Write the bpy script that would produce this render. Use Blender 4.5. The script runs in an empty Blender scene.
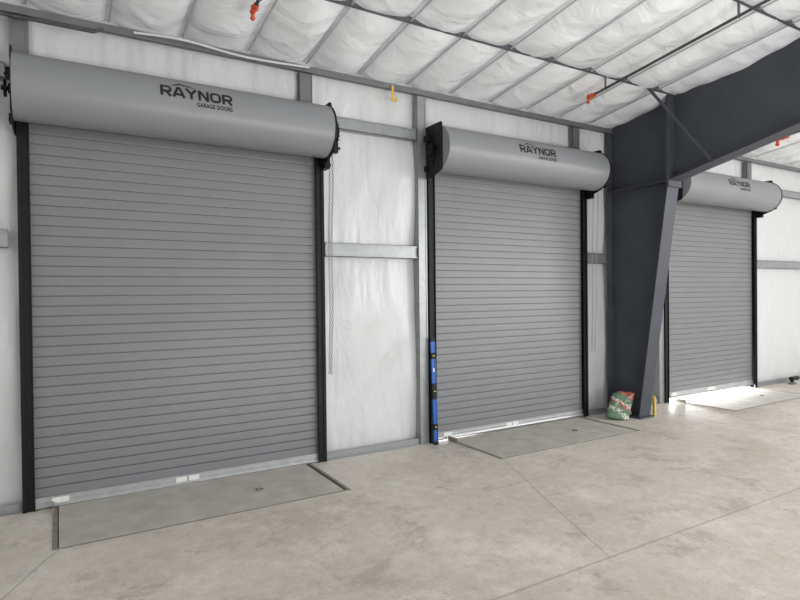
import bpy, bmesh
from math import *
from mathutils import Vector, Matrix, noise

S = bpy.context.scene
S.view_settings.view_transform = 'Standard'
COL = S.collection

# ------------------------------------------------------------------ materials
def srgb(r, g, b):
    f = lambda c: ((c/255+0.055)/1.055)**2.4 if c > 10 else c/255/12.92
    return (f(r), f(g), f(b), 1)

def mat(name, col, rough=.5, metal=0, var=.08, scale=6, bump=0, bscale=40, stretch=(1, 1, 1), spec=.5, bdist=.02, det=2.5):
    m = bpy.data.materials.new(name); m.use_nodes = True
    nt = m.node_tree; N = nt.nodes; L = nt.links
    b = N['Principled BSDF']
    b.inputs['Roughness'].default_value = rough
    b.inputs['Metallic'].default_value = metal
    b.inputs['Specular IOR Level'].default_value = spec
    tc = N.new('ShaderNodeTexCoord'); mp = N.new('ShaderNodeMapping')
    mp.inputs['Scale'].default_value = stretch
    L.new(tc.outputs['Object'], mp.inputs['Vector'])
    nz = N.new('ShaderNodeTexNoise'); nz.inputs['Scale'].default_value = scale; nz.inputs['Detail'].default_value = 6
    L.new(mp.outputs[0], nz.inputs['Vector'])
    r = N.new('ShaderNodeValToRGB')
    r.color_ramp.elements[0].position = .3; r.color_ramp.elements[1].position = .7
    r.color_ramp.elements[0].color = tuple(c*(1-var) for c in col[:3])+(1,)
    r.color_ramp.elements[1].color = tuple(min(1, c*(1+var)) for c in col[:3])+(1,)
    L.new(nz.outputs['Fac'], r.inputs[0]); L.new(r.outputs[0], b.inputs['Base Color'])
    if bump:
        n2 = N.new('ShaderNodeTexNoise'); n2.inputs['Scale'].default_value = bscale; n2.inputs['Detail'].default_value = det
        n2.inputs['Distortion'].default_value = .5
        L.new(mp.outputs[0], n2.inputs['Vector'])
        bp = N.new('ShaderNodeBump'); bp.inputs['Strength'].default_value = bump; bp.inputs['Distance'].default_value = bdist
        L.new(n2.outputs['Fac'], bp.inputs['Height']); L.new(bp.outputs[0], b.inputs['Normal'])
    return m

M_curtain = mat('slat_paint', srgb(118, 120, 123), .40, 0, .03, 3)
M_hood = mat('hood_paint', srgb(131, 133, 136), .40, 0, .03, 2, spec=.5)
M_black = mat('black_steel', srgb(16, 17, 19), .5, .1, .15, spec=.3)
M_text = mat('black_ink', srgb(18, 18, 20), .6, 0, .05)
M_galv = mat('galvanised_steel', srgb(150, 153, 154), .36, .5, .08, 14)
M_galvd = mat('galvanised_dark', srgb(116, 118, 120), .45, .4, .08, 10)
M_bar = mat('bottom_bar_aluminium', srgb(190, 192, 193), .28, .6, .08, 12)
M_rubber = mat('rubber', srgb(30, 30, 30), .8, 0, .1)
M_gap = mat('pit_gap_shadow', srgb(82, 78, 72), .9, 0, .2, 12)
M_label = mat('label_paper', srgb(226, 226, 221), .6, 0, .18, 90)
M_frame = mat('frame_paint', srgb(68, 71, 79), .5, .0, .14, 3, spec=.35)
M_purlin = mat('purlin_paint', srgb(96, 99, 104), .5, .2, .1, 5)
M_strap = mat('strap_metal', srgb(184, 186, 189), .4, .3, .12, 2)
M_red = mat('red_orange_plastic', srgb(200, 80, 44), .4, 0, .1)
M_pipe = mat('pipe_steel', srgb(78, 76, 77), .5, .3, .2, 20)
M_yellow = mat('yellow_plastic', srgb(206, 172, 62), .45, 0, .1)
M_conduit = mat('conduit_white', srgb(205, 206, 204), .5, 0, .05)
M_blue = mat('blue_anodised', srgb(30, 88, 164), .4, .2, .08)
M_chain = mat('chain_steel', srgb(150, 152, 153), .4, .3, .1)
M_vial = mat('vial_green', srgb(190, 220, 90), .2, 0, .05)
M_white = mat('wall_insulation', srgb(204, 206, 207), .32, 0, .015, 1.0, .5, 2.4, (2.4, 1, .9), bdist=.05, det=4)
M_roof = mat('roof_insulation', srgb(240, 242, 245), .22, 0, .012, 1.5, .75, 2.0, (1.2, 1.8, 1), bdist=.055, det=4)
M_plate = mat('dock_plate_steel', srgb(192, 188, 181), .8, 0, .12, 5, .7, 90, spec=.2, det=5)
M_rust = mat('weathered_edge_steel', srgb(144, 138, 128), .6, .2, .2, 14)
M_out = mat('outside_ground', srgb(190, 186, 178), .9, 0, .05)

# concrete floor with control joint, cracks and stains
def floor_mat():
    m = bpy.data.materials.new('concrete_floor'); m.use_nodes = True
    nt = m.node_tree; N = nt.nodes; L = nt.links; b = N['Principled BSDF']
    tc = N.new('ShaderNodeTexCoord'); P = tc.outputs['Object']
    def nz(scale, det=6, rough=.6, dist=0):
        n = N.new('ShaderNodeTexNoise'); n.inputs['Scale'].default_value = scale
        n.inputs['Detail'].default_value = det; n.inputs['Roughness'].default_value = rough
        n.inputs['Distortion'].default_value = dist
        L.new(P, n.inputs['Vector']); return n
    def ramp(src, a, ca, b_, cb):
        r = N.new('ShaderNodeValToRGB'); e = r.color_ramp.elements
        e[0].position = a; e[0].color = ca; e[1].position = b_; e[1].color = cb
        L.new(src, r.inputs[0]); return r.outputs[0]
    def mix(kind, fac, a, c):
        x = N.new('ShaderNodeMix'); x.data_type = 'RGBA'; x.blend_type = kind
        if isinstance(fac, float): x.inputs[0].default_value = fac
        else: L.new(fac, x.inputs[0])
        L.new(a, x.inputs[6])
        if isinstance(c, tuple): x.inputs[7].default_value = c
        else: L.new(c, x.inputs[7])
        return x.outputs[2]
    def math(op, a, c=None, clamp=False):
        x = N.new('ShaderNodeMath'); x.operation = op; x.use_clamp = clamp
        for i, v in enumerate([a, c]):
            if v is None: continue
            if isinstance(v, (int, float)): x.inputs[i].default_value = v
            else: L.new(v, x.inputs[i])
        return x.outputs[0]
    def vm(op, a, c=None, sc=None):
        x = N.new('ShaderNodeVectorMath'); x.operation = op
        if isinstance(a, tuple): x.inputs[0].default_value = a
        else: L.new(a, x.inputs[0])
        if c is not None:
            if isinstance(c, tuple): x.inputs[1].default_value = c
            else: L.new(c, x.inputs[1])
        if sc is not None: L.new(sc, x.inputs['Scale'])
        return x
    base = ramp(nz(.55, 7, .62, .4).outputs['Fac'], .32, srgb(197, 190, 177), .68, srgb(224, 218, 208))
    fine = ramp(nz(9, 8, .7).outputs['Fac'], .3, (.77, .757, .74, 1), .65, (1, 1, 1, 1))
    c = mix('MULTIPLY', .85, base, fine)
    blot = ramp(nz(1.9, 8, .78, .3).outputs['Fac'], .37, (.58, .555, .52, 1), .46, (1, 1, 1, 1))
    c = mix('MULTIPLY', .55, c, blot)
    blot2 = ramp(nz(7, 6, .75, .2).outputs['Fac'], .32, (.58, .55, .51, 1), .39, (1, 1, 1, 1))
    c = mix('MULTIPLY', .5, c, blot2)
    dust = ramp(nz(1.3, 9, .85, .2).outputs['Fac'], .52, (0, 0, 0, 1), .64, (.7, .7, .7, 1))
    c = mix('MIX', dust, c, srgb(230, 225, 217))
    spec = ramp(nz(60, 3, .5).outputs['Fac'], .3, (.76, .76, .76, 1), .5, (1, 1, 1, 1))
    c = mix('MULTIPLY', .5, c, spec)
    jn = nz(1.6, 3); js = vm('SUBTRACT', jn.outputs['Color'], (.5, .5, .5)).outputs[0]
    jm = vm('MULTIPLY', js, (.05, .05, 0)).outputs[0]
    PJ = vm('ADD', P, jm).outputs[0]
    def seg(Pt, A, B, w):
        A = Vector(A).to_3d(); B = Vector(B).to_3d(); D = B-A
        pa = vm('SUBTRACT', Pt, tuple(A)).outputs[0]
        t = math('DIVIDE', vm('DOT_PRODUCT', pa, tuple(D)).outputs['Value'], D.length_squared, True)
        q = vm('SCALE', tuple(D), None, t).outputs[0]
        d = vm('LENGTH', vm('SUBTRACT', pa, q).outputs[0]).outputs['Value']
        return math('SUBTRACT', 1.0, math('DIVIDE', d, w), True)
    lines = [seg(P, (-8, -3.07), (18, -3.11), .012),
             seg(PJ, (4.15, -1.05), (3.28, -3.08), .009),
             seg(PJ, (.24, -1.05), (-.2, -1.95), .010),
             seg(PJ, (6.3, -1.05), (6.9, -2.3), .006),
             seg(P, (7.3, -.6), (7.3, -9), .009)]
    tot = lines[0]
    for l in lines[1:]: tot = math('MAXIMUM', tot, l)
    tot = math('MULTIPLY', tot, .5)
    c = mix('MIX', tot, c, srgb(100, 94, 86))
    L.new(c, b.inputs['Base Color'])
    rr = N.new('ShaderNodeMapRange'); rr.inputs[3].default_value = .42; rr.inputs[4].default_value = .7
    L.new(nz(1.2).outputs['Fac'], rr.inputs[0]); L.new(rr.outputs[0], b.inputs['Roughness'])
    bp = N.new('ShaderNodeBump'); bp.inputs['Strength'].default_value = .12; bp.inputs['Distance'].default_value = .01
    L.new(nz(30, 5).outputs['Fac'], bp.inputs['Height']); L.new(bp.outputs[0], b.inputs['Normal'])
    return m
M_floor = floor_mat()

def bag_mat():
    m = bpy.data.materials.new('printed_bag'); m.use_nodes = True
    nt = m.node_tree; N = nt.nodes; L = nt.links; b = N['Principled BSDF']; b.inputs['Roughness'].default_value = .3
    tc = N.new('ShaderNodeTexCoord'); nz = N.new('ShaderNodeTexNoise'); nz.inputs['Scale'].default_value = 22
    nz.inputs['Detail'].default_value = 2
    L.new(tc.outputs['Object'], nz.inputs['Vector'])
    sp = N.new('ShaderNodeSeparateXYZ'); L.new(tc.outputs['Object'], sp.inputs[0])
    a = N.new('ShaderNodeMath'); a.operation = 'MULTIPLY_ADD'; L.new(sp.outputs[2], a.inputs[0]); a.inputs[1].default_value = 2.0
    m2 = N.new('ShaderNodeMath'); m2.operation = 'MULTIPLY_ADD'; L.new(sp.outputs[0], m2.inputs[0]); m2.inputs[1].default_value = .9
    m3 = N.new('ShaderNodeMath'); m3.operation = 'MULTIPLY'; L.new(nz.outputs['Fac'], m3.inputs[0]); m3.inputs[1].default_value = .40
    L.new(m3.outputs[0], m2.inputs[2]); L.new(m2.outputs[0], a.inputs[2])
    r = N.new('ShaderNodeValToRGB'); r.color_ramp.interpolation = 'CONSTANT'
    e = r.color_ramp.elements
    e[0].position = 0; e[0].color = srgb(86, 116, 90)
    e[1].position = .34; e[1].color = srgb(190, 192, 180)
    for p, cc in ((.40, (88, 122, 90)), (.56, (156, 70, 60)), (.64, (196, 196, 184)), (.69, (84, 112, 86)), (.92, (164, 84, 72))):
        x = e.new(p); x.color = srgb(*cc)
    L.new(a.outputs[0], r.inputs[0]); L.new(r.outputs[0], b.inputs['Base Color'])
    return m
M_bag = bag_mat()

# ------------------------------------------------------------------ mesh builder
class MB:
    def __init__(s): s.v = []; s.f = []
    def add(s, vs, fs):
        o = len(s.v); s.v += [tuple(v) for v in vs]; s.f += [tuple(i+o for i in f) for f in fs]; return s
    def box(s, a, b, M=None):
        x0, y0, z0 = a; x1, y1, z1 = b
        vs = [Vector(p) for p in [(x0,y0,z0),(x1,y0,z0),(x1,y1,z0),(x0,y1,z0),(x0,y0,z1),(x1,y0,z1),(x1,y1,z1),(x0,y1,z1)]]
        if M: vs = [M @ v for v in vs]
        return s.add(vs, [(0,3,2,1),(4,5,6,7),(0,1,5,4),(1,2,6,5),(2,3,7,6),(3,0,4,7)])
    def tube(s, p, q, r, n=12, r2=None, caps=True):
        p = Vector(p); q = Vector(q); d = (q-p).normalized()
        a = d.orthogonal().normalized(); c = d.cross(a); r2 = r if r2 is None else r2
        vs = [p+(a*cos(2*pi*i/n)+c*sin(2*pi*i/n))*r for i in range(n)] + [q+(a*cos(2*pi*i/n)+c*sin(2*pi*i/n))*r2 for i in range(n)]
        fs = [(i, (i+1) % n, n+(i+1) % n, n+i) for i in range(n)]
        if caps: fs += [tuple(range(n))[::-1], tuple(range(n, 2*n))]
        return s.add(vs, fs)
    def path(s, pts, r, n=8):
        for a, b in zip(pts[:-1], pts[1:]): s.tube(a, b, r, n)
        return s
    def torus(s, c, ax, R, r, n=16, k=6, sx=1.0, up=None):
        c = Vector(c); ax = Vector(ax).normalized()
        a = Vector(up).normalized() if up else ax.orthogonal().normalized(); b = ax.cross(a)
        vs = []
        for i in range(n):
            t = 2*pi*i/n; d = a*cos(t)*sx+b*sin(t); dn = (a*cos(t)+b*sin(t))
            for j in range(k):
                u = 2*pi*j/k; vs.append(c+d*R+dn*r*cos(u)+ax*r*sin(u))
        fs = [(i*k+j, ((i+1) % n)*k+j, ((i+1) % n)*k+(j+1) % k, i*k+(j+1) % k) for i in range(n) for j in range(k)]
        return s.add(vs, fs)
    def prism_x(s, poly, x0, x1):
        n = len(poly)
        vs = [(x0, y, z) for y, z in poly]+[(x1, y, z) for y, z in poly]
        fs = [(i, (i+1) % n, n+(i+1) % n, n+i) for i in range(n)]+[tuple(range(n))[::-1], tuple(range(n, 2*n))]
        return s.add(vs, fs)
    def obj(s, name, m, parent=None, smooth=False, bevel=0, **kw):
        me = bpy.data.meshes.new(name); me.from_pydata(s.v, [], s.f); me.update()
        bm = bmesh.new(); bm.from_mesh(me); bmesh.ops.recalc_face_normals(bm, faces=bm.faces)
        bm.to_mesh(me); bm.free()
        me.materials.append(m)
        if smooth:
            for p in me.polygons: p.use_smooth = True
            me.set_sharp_from_angle(angle=radians(40))
        o = bpy.data.objects.new(name, me); COL.objects.link(o)
        if parent: o.parent = parent
        if bevel:
            b = o.modifiers.new('bevel', 'BEVEL'); b.width = bevel; b.segments = 2; b.limit_method = 'ANGLE'
        for k, v in kw.items(): o[k] = v
        return o

def empty(name, loc=(0, 0, 0), **kw):
    o = bpy.data.objects.new(name, None); o.empty_display_size = .2; COL.objects.link(o); o.location = loc
    for k, v in kw.items(): o[k] = v
    return o

W = 2.6
DX = [0.0, 3.8785, 8.1864]
LIFT = [0.0, 0.012, 0.050]
ROOF0, SL = 4.12, .13
roofz = lambda y: ROOF0 - SL*y
ZEND = -9.5

# ------------------------------------------------------------------ shell
MB().box((-7, -10, -.2), (17, .25, 0)).obj('floor', M_floor, kind='structure', label='smooth grey concrete slab floor with joints and cracks', category='floor')
MB().box((-30, .26, -.45), (40, 40, -.15)).obj('ground', M_out, kind='structure', label='pale paved yard outside the doors', category='ground')
MB().box((-40, -60, -.45), (50, -10.01, -.01)).obj('ground', M_out, kind='structure', label='pale paved yard outside the building', category='ground')

wv, wf = [], []
def crease(v):
    return 1-abs(noise.noise(v))*2.2
def bill(x, z):
    gz = [0, 2.17, 3.5, 4.1]
    k = 0; e = 1
    for a, b in zip(gz[:-1], gz[1:]):
        if a <= z <= b: k = sin(pi*(z-a)/(b-a)); e = min(z-a, b-z)
    w = noise.noise(Vector((x*2.4, 0, z*.8)))*.055
    w += crease(Vector((x*3.2+z*.4, 3, z*.7)))*.010
    w += crease(Vector((x*2.2-z*1.3, 7, z*1.2)))*.009
    w += noise.noise(Vector((x*13, 11, z*1.3)))*.034*exp(-e*4)
    return -max(0, k)**.45*(.026 + w)
def strip(x0, x1, z0, z1, st=.025):
    nx = max(2, int((x1-x0)/st)); nz_ = max(2, int((z1-z0)/.035)); o = len(wv)
    for j in range(nz_+1):
        for i in range(nx+1):
            x = x0+(x1-x0)*i/nx; z = z0+(z1-z0)*j/nz_
            wv.append((x, max(-.085, bill(x, z)), z))
    for j in range(nz_):
        for i in range(nx):
            a = o+j*(nx+1)+i; wf.append((a, a+1, a+nx+2, a+nx+1))
edges = [-6.5]
for d in DX: edges += [d+.06, d+W-.06]
edges += [16.5]
for i in range(0, len(edges), 2): strip(edges[i], edges[i+1], 0, 4.13)
for d in DX: strip(d+.06, d+W-.06, 3.25, 4.13)
m = MB(); m.v = wv; m.f = wf
m.obj('wall_back', M_white, smooth=True, kind='structure', label='white vinyl-faced insulation wall with soft wrinkles', category='wall')
sk = MB()
for i in range(0, len(edges), 2): sk.box((edges[i], .06, -.05), (edges[i+1], .2, 4.2))
for d in DX: sk.box((d+.06, .06, 3.25), (d+W-.06, .2, 4.2))
sk.obj('wall_outer', M_galv, kind='structure', label='outer metal cladding of the wall', category='wall')

nx, ny = 560, 240; x0, x1 = -6.5, 16.5; rv = []; rf = []
SX0, SP = .67, .6
for j in range(ny+1):
    y = .1+(ZEND-.1)*j/ny
    for i in range(nx+1):
        x = x0+(x1-x0)*i/nx
        u = abs(sin(pi*(x-SX0)/SP)); v = abs(sin(pi*(y+1.1)/1.5))
        s_ = .122*u**.58*(.60+.40*v**.5)
        s_ += u**.5*.036*noise.noise(Vector((x*1.8, y*1.8, 1)))
        s_ += u**.5*.013*crease(Vector((x*2.6+y*.8, y*2.6, 4)))
        rv.append((x, y, roofz(y)-s_))
for j in range(ny):
    for i in range(nx):
        a = j*(nx+1)+i; rf.append((a, a+nx+1, a+nx+2, a+1))
m = MB(); m.v = rv; m.f = rf
m.obj('ceiling', M_roof, smooth=True, kind='structure', label='white quilted roof insulation billowing between straps', category='ceiling')
MB().add([(-6.6, .3, roofz(.3)+.12), (16.6, .3, roofz(.3)+.12), (16.6, ZEND, roofz(ZEND)+.12), (-6.6, ZEND, roofz(ZEND)+.12)], [(0, 1, 2, 3)]).obj('ceiling_outer', M_galv, kind='structure', label='sloping metal roof sheet', category='roof')

bb = MB()
for a, b in [(-6.5, -.02), (W+.02, DX[1]-.02), (DX[1]+W+.02, 6.88), (7.2, DX[2]-.02), (DX[2]+W+.02, 16.4)]:
    bb.box((a, -.10, 0), (b, -.09, .07)); bb.box((a, -.13, 0), (b, -.09, .008))
bb.obj('baseboard_back', M_galv, kind='structure', label='galvanised base angle along the wall', category='baseboard')

# ------------------------------------------------------------------ steel framing on the wall
GR = 'horizontal girts on the insulated wall'
def girt(xa, xb, z0, z1):
    b = MB()
    b.box((xa, -.095, z0), (xb, -.089, z1))
    b.box((xa, -.095, z1-.006), (xb, -.01, z1)); b.box((xa, -.095, z0), (xb, -.01, z0+.006))
    b.box((xa, -.107, z0+.004), (xb, -.095, z0+.018)); b.box((xa, -.107, z1-.018), (xb, -.095, z1-.004))
    b.obj('wall_girt', M_galv, group=GR, label='galvanised steel girt across white insulation', category='steel girt')
for z0, z1 in [(2.10, 2.24), (3.43, 3.56)]:
    girt(-6.4, -.07, z0, z1); girt(W+.03, DX[1]-.13, z0, z1); girt(DX[1]+W+.05, 6.9, z0, z1)
    girt(DX[2]+W+.05, 16.3, z0, z1)
PG = 'door jamb posts'
def post(xa, xb, z0=0.0):
    b = MB(); z1 = 3.93
    b.box((xa, -.12, z0), (xb, -.114, z1)); b.box((xa, -.12, z0), (xa+.006, -.01, z1)); b.box((xb-.006, -.12, z0), (xb, -.01, z1))
    b.box((xa, -.126, z0), (xa+.018, -.12, z1)); b.box((xb-.018, -.126, z0), (xb, -.12, z1))
    b.obj('jamb_post', M_galvd if z0 else M_galv, group=PG, label='galvanised steel jamb post beside a roller door', category='steel post')
post(-.04, .09, 3.60)
for d in DX[1:]: post(d-.125, d-.012)
for d in DX:
    b = MB(); xa, xb = d+W-.24, d+W-.10
    b.box((xa, -.11, 3.58), (xb, -.104, 3.93)); b.box((xa, -.11, 3.58), (xa+.006, -.045, 3.93)); b.box((xb-.006, -.11, 3.58), (xb, -.045, 3.93))
    b.obj('header_post', M_galvd, group='short posts above the doors', label='short galvanised post above a roller door hood', category='steel post')
b = MB()
b.box((-6.4, -.13, 3.935), (16.4, -.124, 4.00)); b.box((-6.4, -.13, 3.935), (16.4, -.09, 3.941)); b.box((-6.4, -.145, 3.935), (16.4, -.13, 3.95))
b.obj('eave_strut', M_galvd, label='long galvanised eave strut where wall meets roof', category='steel beam')

for y in (-1.1, -2.6, -4.1, -5.6, -7.1):
    z = roofz(y)-.085
    b = MB(); b.box((-6.4, y-.014, z-.005), (16.4, y+.014, z)); b.box((-6.4, y-.014, z-.012), (16.4, y-.011, z)); b.box((-6.4, y+.010, z), (16.4, y+.013, z+.06))
    b.obj('roof_purlin', M_purlin, group='roof purlins', label='dark painted steel purlin under white insulation', category='steel purlin')
x = SX0-.6*6
while x < 16:
    b = MB(); h = .010
    ya, yb = -.05, ZEND+.1
    za, zb = roofz(ya)-.060, roofz(yb)-.060
    w = .009
    b.add([(x-w, ya, za), (x+w, ya, za), (x+w, yb, zb), (x-w, yb, zb), (x-w, ya, za-h), (x+w, ya, za-h), (x+w, yb, zb-h), (x-w, yb, zb-h)],
          [(0, 1, 2, 3), (7, 6, 5, 4), (0, 4, 5, 1), (1, 5, 6, 2), (2, 6, 7, 3), (3, 7, 4, 0)])
    b.obj('roof_strap', M_strap, group='roof insulation straps', label='thin pale metal strap holding roof insulation', category='strap')
    x += .6

# ------------------------------------------------------------------ main frame: column and rafter
CX = 7.03; FW = .115; KY = -1.045
col = empty('steel_column', (0, 0, 0), label='dark grey tapered steel frame column standing against the wall', category='steel column')
web = [(-.11, .02), (-.60, .02), (KY, 3.11), (KY, roofz(KY)-.05), (-.11, roofz(-.11)-.05)]
MB().prism_x(web, CX-.006, CX+.006).obj('web', M_frame, col)
MB().box((CX-FW, -.115, .02), (CX+FW, -.10, 4.03)).obj('outer_flange', M_frame, col)
MB().prism_x([(-.60, .02), (-.618, .02), (KY-.018, 3.11), (KY, 3.11)], CX-FW, CX+FW).obj('inner_flange', M_frame, col, bevel=.003)
MB().prism_x([(-.11, 3.10), (-.11, 3.115), (KY, 3.115), (KY, 3.10)], CX-FW, CX+FW).obj('stiffener', M_frame, col)
MB().prism_x([(-.10, roofz(-.10)-.065), (-.10, roofz(-.10)-.05), (KY-.01, roofz(KY-.01)-.05), (KY-.01, roofz(KY-.01)-.065)], CX-FW, CX+FW).obj('top_flange', M_frame, col)
MB().box((CX-FW-.02, KY-.018, 3.03), (CX+FW+.02, KY, 4.2)).obj('end_plate', M_frame, col)
MB().box((CX-.15, -.66, 0), (CX+.15, -.10, .02)).obj('base_plate', M_frame, col)
for yy in (-.2, -.45):
    for xx in (-.07, .07):
        MB().tube((CX+xx, yy, .02), (CX+xx, yy, .07), .012, 8).tube((CX+xx, yy, .02), (CX+xx, yy, .04), .022, 6).obj('anchor_bolt', M_galvd, col)
for zz in (3.20, 3.35, 3.9, 4.05):
    MB().tube((CX-.08, KY+.002, zz), (CX-.08, KY+.025, zz), .016, 6).obj('joint_bolt', M_frame, col)

raf = empty('steel_rafter', (0, 0, 0), label='dark grey tapered steel rafter bolted to the column', category='steel rafter')
RY = KY-.036
yb = [RY, -6.0, ZEND+.1]; bot = lambda y: 3.11+.22*(-y-1.08) if y > -6 else 3.11+.22*4.92+.13*(-y-6)
top = [(y, roofz(y)-.05) for y in yb]; bo = [(y, bot(y)) for y in yb]
MB().prism_x(bo+top[::-1], CX-.006, CX+.006).obj('web', M_frame, raf)
def flange(pts, t):
    b = MB()
    for (ya, za), (yc, zc) in zip(pts[:-1], pts[1:]):
        b.prism_x([(ya, za), (yc, zc), (yc, zc+t), (ya, za+t)], CX-FW, CX+FW)
    return b
flange(bo, .014).obj('bottom_flange', M_frame, raf)
flange(top, .014).obj('top_flange', M_frame, raf)
MB().box((CX-FW-.02, RY, 3.03), (CX+FW+.02, KY-.018, 4.2)).obj('end_plate', M_frame, raf)
p, q = Vector((6.42, -1.12, roofz(-1.1)-.08)), Vector((CX-.08, -1.62, bot(-1.62)+.0))
MB().tube(p, q, .018, 4).obj('flange_brace', M_frame, raf)

# ------------------------------------------------------------------ roller doors
HY, HZ, HR = -.325, 3.30, .25
HA, HB = .0, W-.055
def wrap_bm(bm, x0, s0, sx=1.0):
    ys = [v.co.y for v in bm.verts]; y0, y1 = min(ys), max(ys)
    for i in range(1, 14):
        y = y0+(y1-y0)*i/14
        bmesh.ops.bisect_plane(bm, geom=bm.verts[:]+bm.edges[:]+bm.faces[:], plane_co=(0, y, 0), plane_no=(0, 1, 0))
    for v in bm.verts:
        th = (s0+v.co.y)/HR
        v.co = (x0+v.co.x*sx, HY-(HR+.002)*cos(th), HZ+(HR+.002)*sin(th))
    vs = [v.co.copy() for v in bm.verts]; bm.verts.index_update()
    fs = [tuple(v.index for v in f.verts) for f in bm.faces]
    bm.free()
    return vs, fs
def wrap_text(txt, size, width, xc, s0, off, spacing=1.0):
    cu = bpy.data.curves.new('t', 'FONT'); cu.body = txt; cu.size = size; cu.offset = off; cu.align_x = 'LEFT'; cu.space_character = spacing
    cu.resolution_u = 4
    o = bpy.data.objects.new('t', cu); COL.objects.link(o)
    dg = bpy.context.evaluated_depsgraph_get(); dg.update()
    me = bpy.data.meshes.new_from_object(o.evaluated_get(dg))
    bpy.data.objects.remove(o)
    xs = [v.co.x for v in me.vertices]; a, b_ = min(xs), max(xs)
    ys = [v.co.y for v in me.vertices]
    bm = bmesh.new(); bm.from_mesh(me)
    for v in bm.verts: v.co.x -= a; v.co.y -= min(ys)
    return wrap_bm(bm, xc, s0, width/(b_-a))
LW, LH, LT, LP = .083, .098, .0215, .0985
RP = [(.10,.90),(.68,.90),(.84,.85),(.90,.72),(.90,.60),(.84,.47),(.68,.42),(.10,.42)]
GLY = {'R': [[(.10,0),(.10,1)], RP, [(.50,.42),(.93,0)]],
       'A': [[(.0,0),(.46,1)], [(.54,1),(1.0,0)], [(.40,.92),(.60,.92)], [(.2,.26),(.8,.26)]],
       'Y': [[(.0,1),(.5,.46)], [(1.0,1),(.5,.46)], [(.5,.54),(.5,0)]],
       'N': [[(.10,0),(.10,1)], [(.10,.96),(.90,.04)], [(.90,0),(.90,1)]]}
def glyph_text(txt, x0, s0):
    bm = bmesh.new()
    def quad(p): bm.faces.new([bm.verts.new((a, b, 0)) for a, b in p])
    def stroke(pts, closed=False):
        P_ = [Vector(p) for p in pts]; n_ = len(P_)
        nr = []
        for i in range(n_):
            a = P_[(i-1) % n_] if (closed or i > 0) else P_[i]
            c = P_[(i+1) % n_] if (closed or i < n_-1) else P_[i]
            d = (c-a).normalized(); nr.append(Vector((-d.y, d.x))*LT/2)
        for i in range(n_ if closed else n_-1):
            j = (i+1) % n_
            quad([P_[i]+nr[i], P_[j]+nr[j], P_[j]-nr[j], P_[i]-nr[i]])
    for k_, ch in enumerate(txt):
        ox = k_*LP
        if ch == 'O':
            pts = []
            for i in range(28):
                t = 2*pi*i/28; c_, s_ = cos(t), sin(t); e_ = .62
                pts.append((ox+LW*.5+(LW*.5-LT*.25)*abs(c_)**e_*(1 if c_ > 0 else -1), LH/2+(LH/2-LT/2)*abs(s_)**e_*(1 if s_ > 0 else -1)))
            stroke(pts, True)
        else:
            for st in GLY[ch]: stroke([(ox+LW*a, LH*b_) for a, b_ in st])
    return wrap_bm(bm, x0, s0)
def wrap_quad(poly, sub=6):
    vs, fs = [], []
    (a, b, c, d) = poly
    for i in range(sub+1):
        t = i/sub
        for p, q in ((a, b), (d, c)):
            x = p[0]+(q[0]-p[0])*t; th = (p[1]+(q[1]-p[1])*t)/HR
            vs.append((x, HY-(HR+.002)*cos(th), HZ+(HR+.002)*sin(th)))
    for i in range(sub): fs.append((2*i, 2*i+1, 2*i+3, 2*i+2))
    return vs, fs

LB = ['closed grey slatted roller door with dark brand lettering on its hood',
      'closed grey slatted roller door with a blue level against its guide',
      'grey slatted roller door beyond the column with daylight under it']
root = empty('door_1', (0, 0, 0), kind='structure', label=LB[0], category='roller door')
P = .0815; prof = []; z = .085
while z < 3.24:
    prof += [(-.080, z), (-.0925, z+.002), (-.0940, z+.008), (-.0930, z+.045), (-.0915, z+P-.006), (-.080, z+P-.004)]
    z += P
b = MB(); xa, xb = .07, W-.07
vs = [(xa, y, zz) for y, zz in prof]+[(xb, y, zz) for y, zz in prof]; n = len(prof)
b.add(vs, [(i, i+1, n+i+1, n+i) for i in range(n-1)])
b.obj('curtain', M_curtain, root)
MB().box((xa, -.105, .014), (xb, -.07, .088)).box((xa, -.135, .012), (xb, -.104, .020)).box((xa, -.112, .052), (xb, -.104, .058)).obj('bottom_bar', M_bar, root)
MB().box((xa, -.10, -.004), (xb, -.075, .013)).obj('seal', M_rubber, root)
for lx, lw in ((.20, .12), (1.15, .09), (1.26, .09)):
    MB().box((lx, -.1125, .032), (lx+lw, -.1045, .074)).obj('label_sticker', M_label, root, label='white printed sticker')
def guide(x, s_):
    b = MB()
    def bx(a, c, y0, y1, z0=0, z1=3.12):
        xa, xb = sorted((x+s_*a, x+s_*c)); b.box((xa, y0, z0), (xb, y1, z1))
    bx(0, .012, -.135, -.02); bx(0, .085, -.135, -.127); bx(.02, .085, -.066, -.06)
    bx(.078, .085, -.150, -.127); bx(-.0, .03, -.145, -.135)
    for i in range(8):
        zz = .2+i*.36
        b.tube((x+s_*.045, -.135, zz), (x+s_*.045, -.144, zz), .010, 6)
    return b.obj('guide', M_black, root)
guide(0, 1); guide(W, -1)
n = 64
MB().tube((HA, HY, HZ), (HB, HY, HZ), HR, n, caps=False).obj('hood', M_hood, root, smooth=True)
MB().tube((HA-.006, HY, HZ), (HA+.004, HY, HZ), HR+.001, n).obj('end_cap', M_hood, root, smooth=True)
MB().tube((HB-.004, HY, HZ), (HB+.012, HY, HZ), HR+.006, n).obj('end_cap', M_black, root, smooth=True)
def bracket(xa, xb, d):
    return MB().prism_x([(-.02, 3.0), (-.24, 3.0), (-d, 3.06), (-d, 3.56), (-d+.02, 3.58), (-.02, 3.58)], xa, xb).obj('bracket', M_black, root, bevel=.002)
bracket(-.018, -.007, .44); bracket(HB+.014, HB+.030, .42)
SYC = HY+.06
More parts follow.
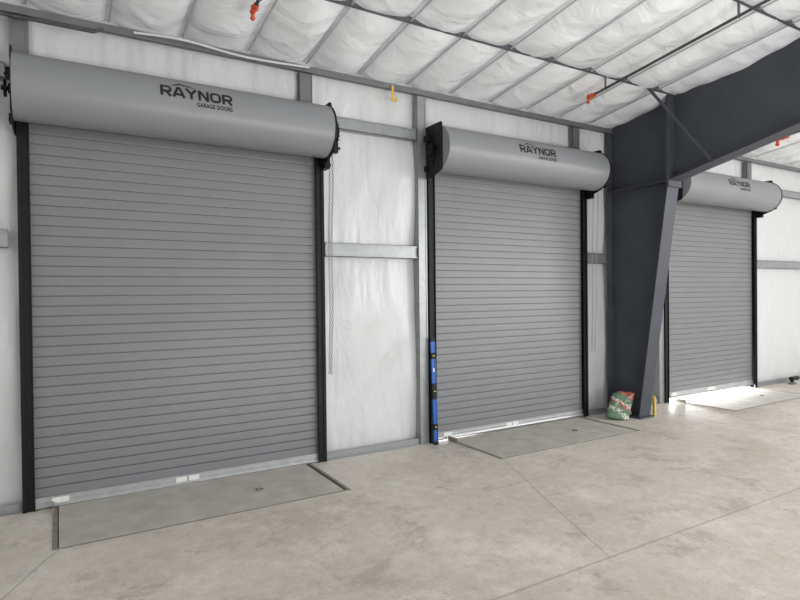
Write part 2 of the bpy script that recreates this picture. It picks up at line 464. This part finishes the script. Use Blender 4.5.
b = MB().tube((-.085, SYC, HZ), (-.018, SYC, HZ), .018, 16).tube((-.04, SYC, HZ), (-.018, SYC, HZ), .04, 16)
for i in range(16):
    a = i*2*pi/16; b.tube((-.068, SYC+.058*cos(a), HZ+.058*sin(a)), (-.050, SYC+.058*cos(a), HZ+.058*sin(a)), .009, 5)
b.tube((-.066, SYC, HZ), (-.052, SYC, HZ), .058, 24)
b.box((-.06, -.24, 3.40), (-.018, -.15, 3.47)).box((-.045, -.16, 3.08), (-.018, -.05, 3.14)).tube((-.07, -.20, 3.43), (-.018, -.20, 3.43), .012, 8)
b.box((-.03, SYC-.02, 3.13), (-.018, SYC+.02, 3.30))
b.obj('tension_wheel', M_black, root)
WX = HB+.075
b = MB().tube((HB+.03, HY, HZ), (WX+.045, HY, HZ), .022, 14).tube((HB+.03, HY, HZ), (HB+.05, HY, HZ), .05, 14)
b.torus((WX, HY, HZ-.02), (1, 0, 0), .135, .012, 28, 8)
for i in range(24):
    a = i*2*pi/24; b.tube((WX-.012, HY+.147*cos(a), HZ-.02+.147*sin(a)), (WX+.012, HY+.147*cos(a), HZ-.02+.147*sin(a)), .007, 5)
for i in range(5):
    a = i*2*pi/5; b.tube((WX, HY, HZ-.02), (WX, HY+.13*cos(a), HZ-.02+.13*sin(a)), .009, 6)
b.box((HB+.03, -.24, 2.97), (WX+.01, -.12, 3.08)); b.box((HB+.03, -.46, 3.08), (WX, -.40, 3.18)); b.tube((HB+.03, -.43, 3.13), (WX+.03, -.43, 3.13), .014, 8)
b.box((HB+.03, -.30, 3.50), (WX, -.20, 3.57)); b.tube((HB+.03, -.18, 3.02), (WX+.04, -.18, 3.02), .016, 8)
b.obj('chain_wheel', M_black, root)
b = MB(); i = 0; z = 3.16
while z > .9:
    for sgn in (-1, 1):
        t = (3.16-z)/2.26; yy = -.22 + sgn*(.040-.015*t) - .05*(1-t)
        ax = (1, 0, 0) if (i % 2) else (0, 1, 0)
        b.torus((W+.022+.006*sin(z*5), yy, z), ax, .010, .0030, 8, 4, sx=1.7, up=(0, 0, 1))
    z -= .034; i += 1
b.obj('hand_chain', M_chain, root, label='thin galvanised hand chain loop', kind='stuff')
TX = 1.0
vs, fs = glyph_text('RAYNOR', TX, .034)
MB().add(vs, fs).obj('lettering', M_text, root, label='bold dark company name')
vs, fs = wrap_text('GARAGE DOORS', .048, .295, TX+.28, -.020, .0014, 1.05)
MB().add(vs, fs).obj('small_lettering', M_text, root, label='small dark line of capitals')
b = MB()
s0 = .142
for q4 in ([(TX+.085, s0), (TX+.150, s0+.040), (TX+.150, s0+.020), (TX+.106, s0)],
           [(TX+.150, s0+.040), (TX+.285, s0), (TX+.255, s0), (TX+.150, s0+.020)]):
    v1, f1 = wrap_quad(q4); b.add(v1, f1)
b.obj('emblem', M_text, root, label='small roof-peak chevron emblem')

kids = [o for o in COL.objects if o.parent == root]
for i in (1, 2):
    r2 = root.copy(); r2.name = 'door_%d' % (i+1); COL.objects.link(r2); r2.location.x = DX[i]; r2['label'] = LB[i]
    for o in kids:
        base = o.name.split('.')[0]
        if i == 2 and base == 'hand_chain': continue
        c = o.copy(); c.parent = r2; COL.objects.link(c)
        if base in ('curtain', 'bottom_bar', 'seal', 'label_sticker'): c.location.z += LIFT[i]

# ------------------------------------------------------------------ dock plates in the floor
def leveler(dx, i):
    r = empty('dock_leveler', (dx, 0, 0), group='steel dock plates in the floor', category='dock plate',
              label=['worn steel dock plate set in concrete before a roller door', 'steel dock plate set in concrete beside a floor crack', 'steel dock plate washed by daylight from a door gap'][i])
    MB().box((.246, -1.024, .001), (2.37, -.16, .006)).box((.246, -.157, .001), (2.37, -.13, .008)).obj('deck_plate', M_plate, r)
    MB().box((.205, -1.048, .0005), (.237, -.12, .006)).box((2.405, -1.048, .0005), (2.43, -.12, .006)).box((.237, -1.048, .0005), (2.405, -1.032, .005)).box((.205, -.30, .0005), (.213, -.12, .05)).obj('frame', M_rust, r)
    MB().box((.237, -1.032, .0003), (2.405, -.12, .0009)).obj('pit_gap', M_gap, r)
    MB().torus((1.75, -.62, .009), (0, 0, 1), .03, .004, 20, 6).obj('lift_ring', M_gap, r)
for i, d in enumerate(DX): leveler(d+(.0, .05, .05)[i], i)

# ------------------------------------------------------------------ sprinkler pipes
def spr(x, y0, drop, k=1.0):
    r = empty('sprinkler_pipe', (x, 0, 0), group='sprinkler branch pipes under the roof', category='sprinkler pipe', label='dark pipe under the roof ending in a red fitting')
    z = roofz(y0)-drop
    MB().tube((0, y0, z), (0, ZEND+.3, roofz(ZEND+.3)-drop), .014, 12).obj('pipe', M_pipe, r, smooth=True)
    b = MB().tube((0, y0+.06*k, z-.008), (0, y0-.05*k, z+.004), .024*k, 12).tube((0, y0+.05*k, z+.03*k), (0, y0+.05*k, z-.06*k), .014*k, 10).tube((0, y0+.05*k, z-.06*k), (0, y0+.05*k, z-.08*k), .024*k, 12, .010*k).torus((0, y0, z), (0, 1, 0), .024*k, .008*k)
    b.obj('sprinkler_head', M_red, r, smooth=True)
    for yy in (-1.1, -2.6, -4.1):
        if yy < y0:
            zz = roofz(yy)-drop
            MB().torus((0, yy, zz), (0, 1, 0), .020, .004).box((-.006, yy-.01, zz+.015), (.006, yy+.01, roofz(yy)-.05)).obj('hanger', M_galvd, r)
spr(1.66, -.96, .22); spr(5.70, -.90, .22); spr(9.62, -1.12, .27, 1.5)

MB().box((3.40, -.16, 3.82), (3.43, -.155, 3.97)).box((3.40, -.16, 3.80), (3.47, -.152, 3.82)).box((3.452, -.16, 3.82), (3.47, -.154, 3.85)).obj('hanging_strap', M_yellow, label='short yellow strap hanging from the eave strut', category='strap')
pts = []
for i in range(60):
    t = i/59; pts.append((.85+1.6*t, -.157-.015*sin(t*6.28)**2, 3.965+.018*sin(t*7)))
MB().path(pts, .011).obj('cable_conduit', M_conduit, smooth=True, label='white flexible conduit running along the eave', category='conduit')
MB().tube((-6.3, -.157, 3.90), (.55, -.157, 3.90), .012, 10).tube((.55, -.157, 3.90), (.62, -.157, 3.94), .012, 10).tube((-.02, -.157, 3.90), (.05, -.157, 3.90), .018, 10).obj('eave_pipe', M_pipe, smooth=True, label='thin dark pipe clipped along the eave strut', category='pipe')

# ------------------------------------------------------------------ spirit level
lv = empty('spirit_level', (DX[1]+.02, -.215, 0), label='long blue spirit level standing upright against the black door guide', category='spirit level')
lv.rotation_euler = (radians(-2.6), 0, 0)
MB().box((-.027, -.013, .02), (-.016, .013, 1.18)).box((.016, -.013, .02), (.027, .013, 1.18)).box((-.018, -.008, .02), (.018, .008, 1.18)).obj('body', M_blue, lv)
MB().box((-.028, -.014, 0), (.028, .014, .04)).obj('end_cap', M_black, lv)
MB().box((-.028, -.014, 1.16), (.028, .014, 1.2)).obj('end_cap', M_black, lv)
for zz, hh in ((.20, .035), (.60, .09), (1.0, .035)):
    MB().box((-.0272, -.0135, zz-hh), (.0272, .0135, zz+hh)).obj('vial_holder', M_black, lv)
    MB().tube((-.012, -.014, zz), (.012, -.014, zz), .005, 10).obj('vial', M_vial, lv)
MB().box((-.009, -.0095, .82), (.009, -.0082, .86)).obj('label_sticker', M_label, lv)

# ------------------------------------------------------------------ bag
bm = bmesh.new(); bmesh.ops.create_cube(bm, size=2); bmesh.ops.subdivide_edges(bm, edges=bm.edges[:], cuts=19, use_grid_fill=True)
for v in bm.verts:
    x, y, z = v.co
    e = max(0, (1-abs(x)**3)*(1-max(0, z)**3))
    th = .10+.90*e**.6
    if z < 0: th *= 1-.25*z*z
    wx = .145*(1-.10*max(0, z)**2+.06*max(0, -z))
    v.co = Vector((x*wx+.03*z, y*.050*th, .19+z*.19*(1-.10*abs(x)**3)+(.02*x if z > 0 else 0)*z))
    w = crease(v.co*8)*.024+noise.noise(v.co*24)*.015
    v.co += Vector((w*.7, (-1 if y < 0 else 1)*w*.7, w*.8 if z > 0 else 0))
    v.co.z = max(.002, v.co.z)
me = bpy.data.meshes.new('packaging_bag'); bm.to_mesh(me); bm.free(); me.materials.append(M_bag)
for p in me.polygons: p.use_smooth = True
bag = bpy.data.objects.new('packaging_bag', me); COL.objects.link(bag)
bag.location = (6.63, -.52, 0); bag.rotation_euler = (radians(-20), radians(10), radians(-34))
bag['label'] = 'crumpled red and green printed bag leaning by the column base'; bag['category'] = 'bag'

MB().box((7.215, -.635, 0), (7.25, -.605, .25)).tube((7.232, -.62, .25), (7.232, -.62, .28), .018, 10, .008).obj('marker_stake', M_yellow, label='short yellow marker stake beside the column base', category='marker stake')

t = empty('power_drill', (11.72, -.30, 0), label='small dark power tool lying on the concrete near the wall', category='power tool')
MB().tube((-.12, 0, .10), (.10, 0, .10), .035, 14).tube((.10, 0, .10), (.17, 0, .10), .022, 12, .012).obj('body', M_black, t, smooth=True)
MB().box((-.10, -.02, .02), (-.05, .02, .10)).obj('handle', M_black, t, bevel=.004)
MB().box((-.14, -.04, 0), (-.01, .04, .035)).obj('battery', M_galvd, t, bevel=.004)

# ------------------------------------------------------------------ light
Wd = bpy.data.worlds.new('World'); S.world = Wd; Wd.use_nodes = True
bg = Wd.node_tree.nodes['Background']; bg.inputs[0].default_value = (1, 1, 1, 1); bg.inputs[1].default_value = 1.02
def area(name, loc, rot, sx, sy, e, c=(1, 1, 1)):
    l = bpy.data.lights.new(name, 'AREA'); l.shape = 'RECTANGLE'; l.size = sx; l.size_y = sy; l.energy = e; l.color = c
    o = bpy.data.objects.new(name, l); COL.objects.link(o); o.location = loc; o.rotation_euler = rot
    return o
area('daylight_under_door', (DX[2]+1.3, .03, .033), (radians(90), 0, radians(180)), 2.2, .05, 130)
area('daylight_under_door', (DX[1]+.45, .02, .012), (radians(90), 0, radians(180)), .6, .015, 3)
area('bay_daylight', (11.5, -8.0, 2.5), (radians(70), 0, radians(45)), 6, 3.0, 420, (1, .99, .975))
area('ceiling_fill_light', (4.5, -8.3, .4), (radians(165), 0, 0), 5, 1.5, 440, (.99, .995, 1))  # added fill behind the camera, aimed up to brighten the ceiling; no real fixture

# ------------------------------------------------------------------ camera
yaw, pitch, roll, F = .5386, -.0096, -.0107, 571.6
f = Vector((sin(yaw)*cos(pitch), cos(yaw)*cos(pitch), sin(pitch)))
r = Vector((cos(yaw), -sin(yaw), 0)); u = r.cross(f)
r2 = r*cos(roll)+u*sin(roll); u2 = -r*sin(roll)+u*cos(roll)
cam = bpy.data.cameras.new('Camera'); co = bpy.data.objects.new('Camera', cam); COL.objects.link(co)
Mx = Matrix((r2, u2, -f)).transposed().to_4x4(); Mx.translation = Vector((.2664, -5.5354, 1.6972))
co.matrix_world = Mx
cam.sensor_fit = 'HORIZONTAL'; cam.sensor_width = 36; cam.lens = F*36/800; cam.clip_start = .05
S.camera = co
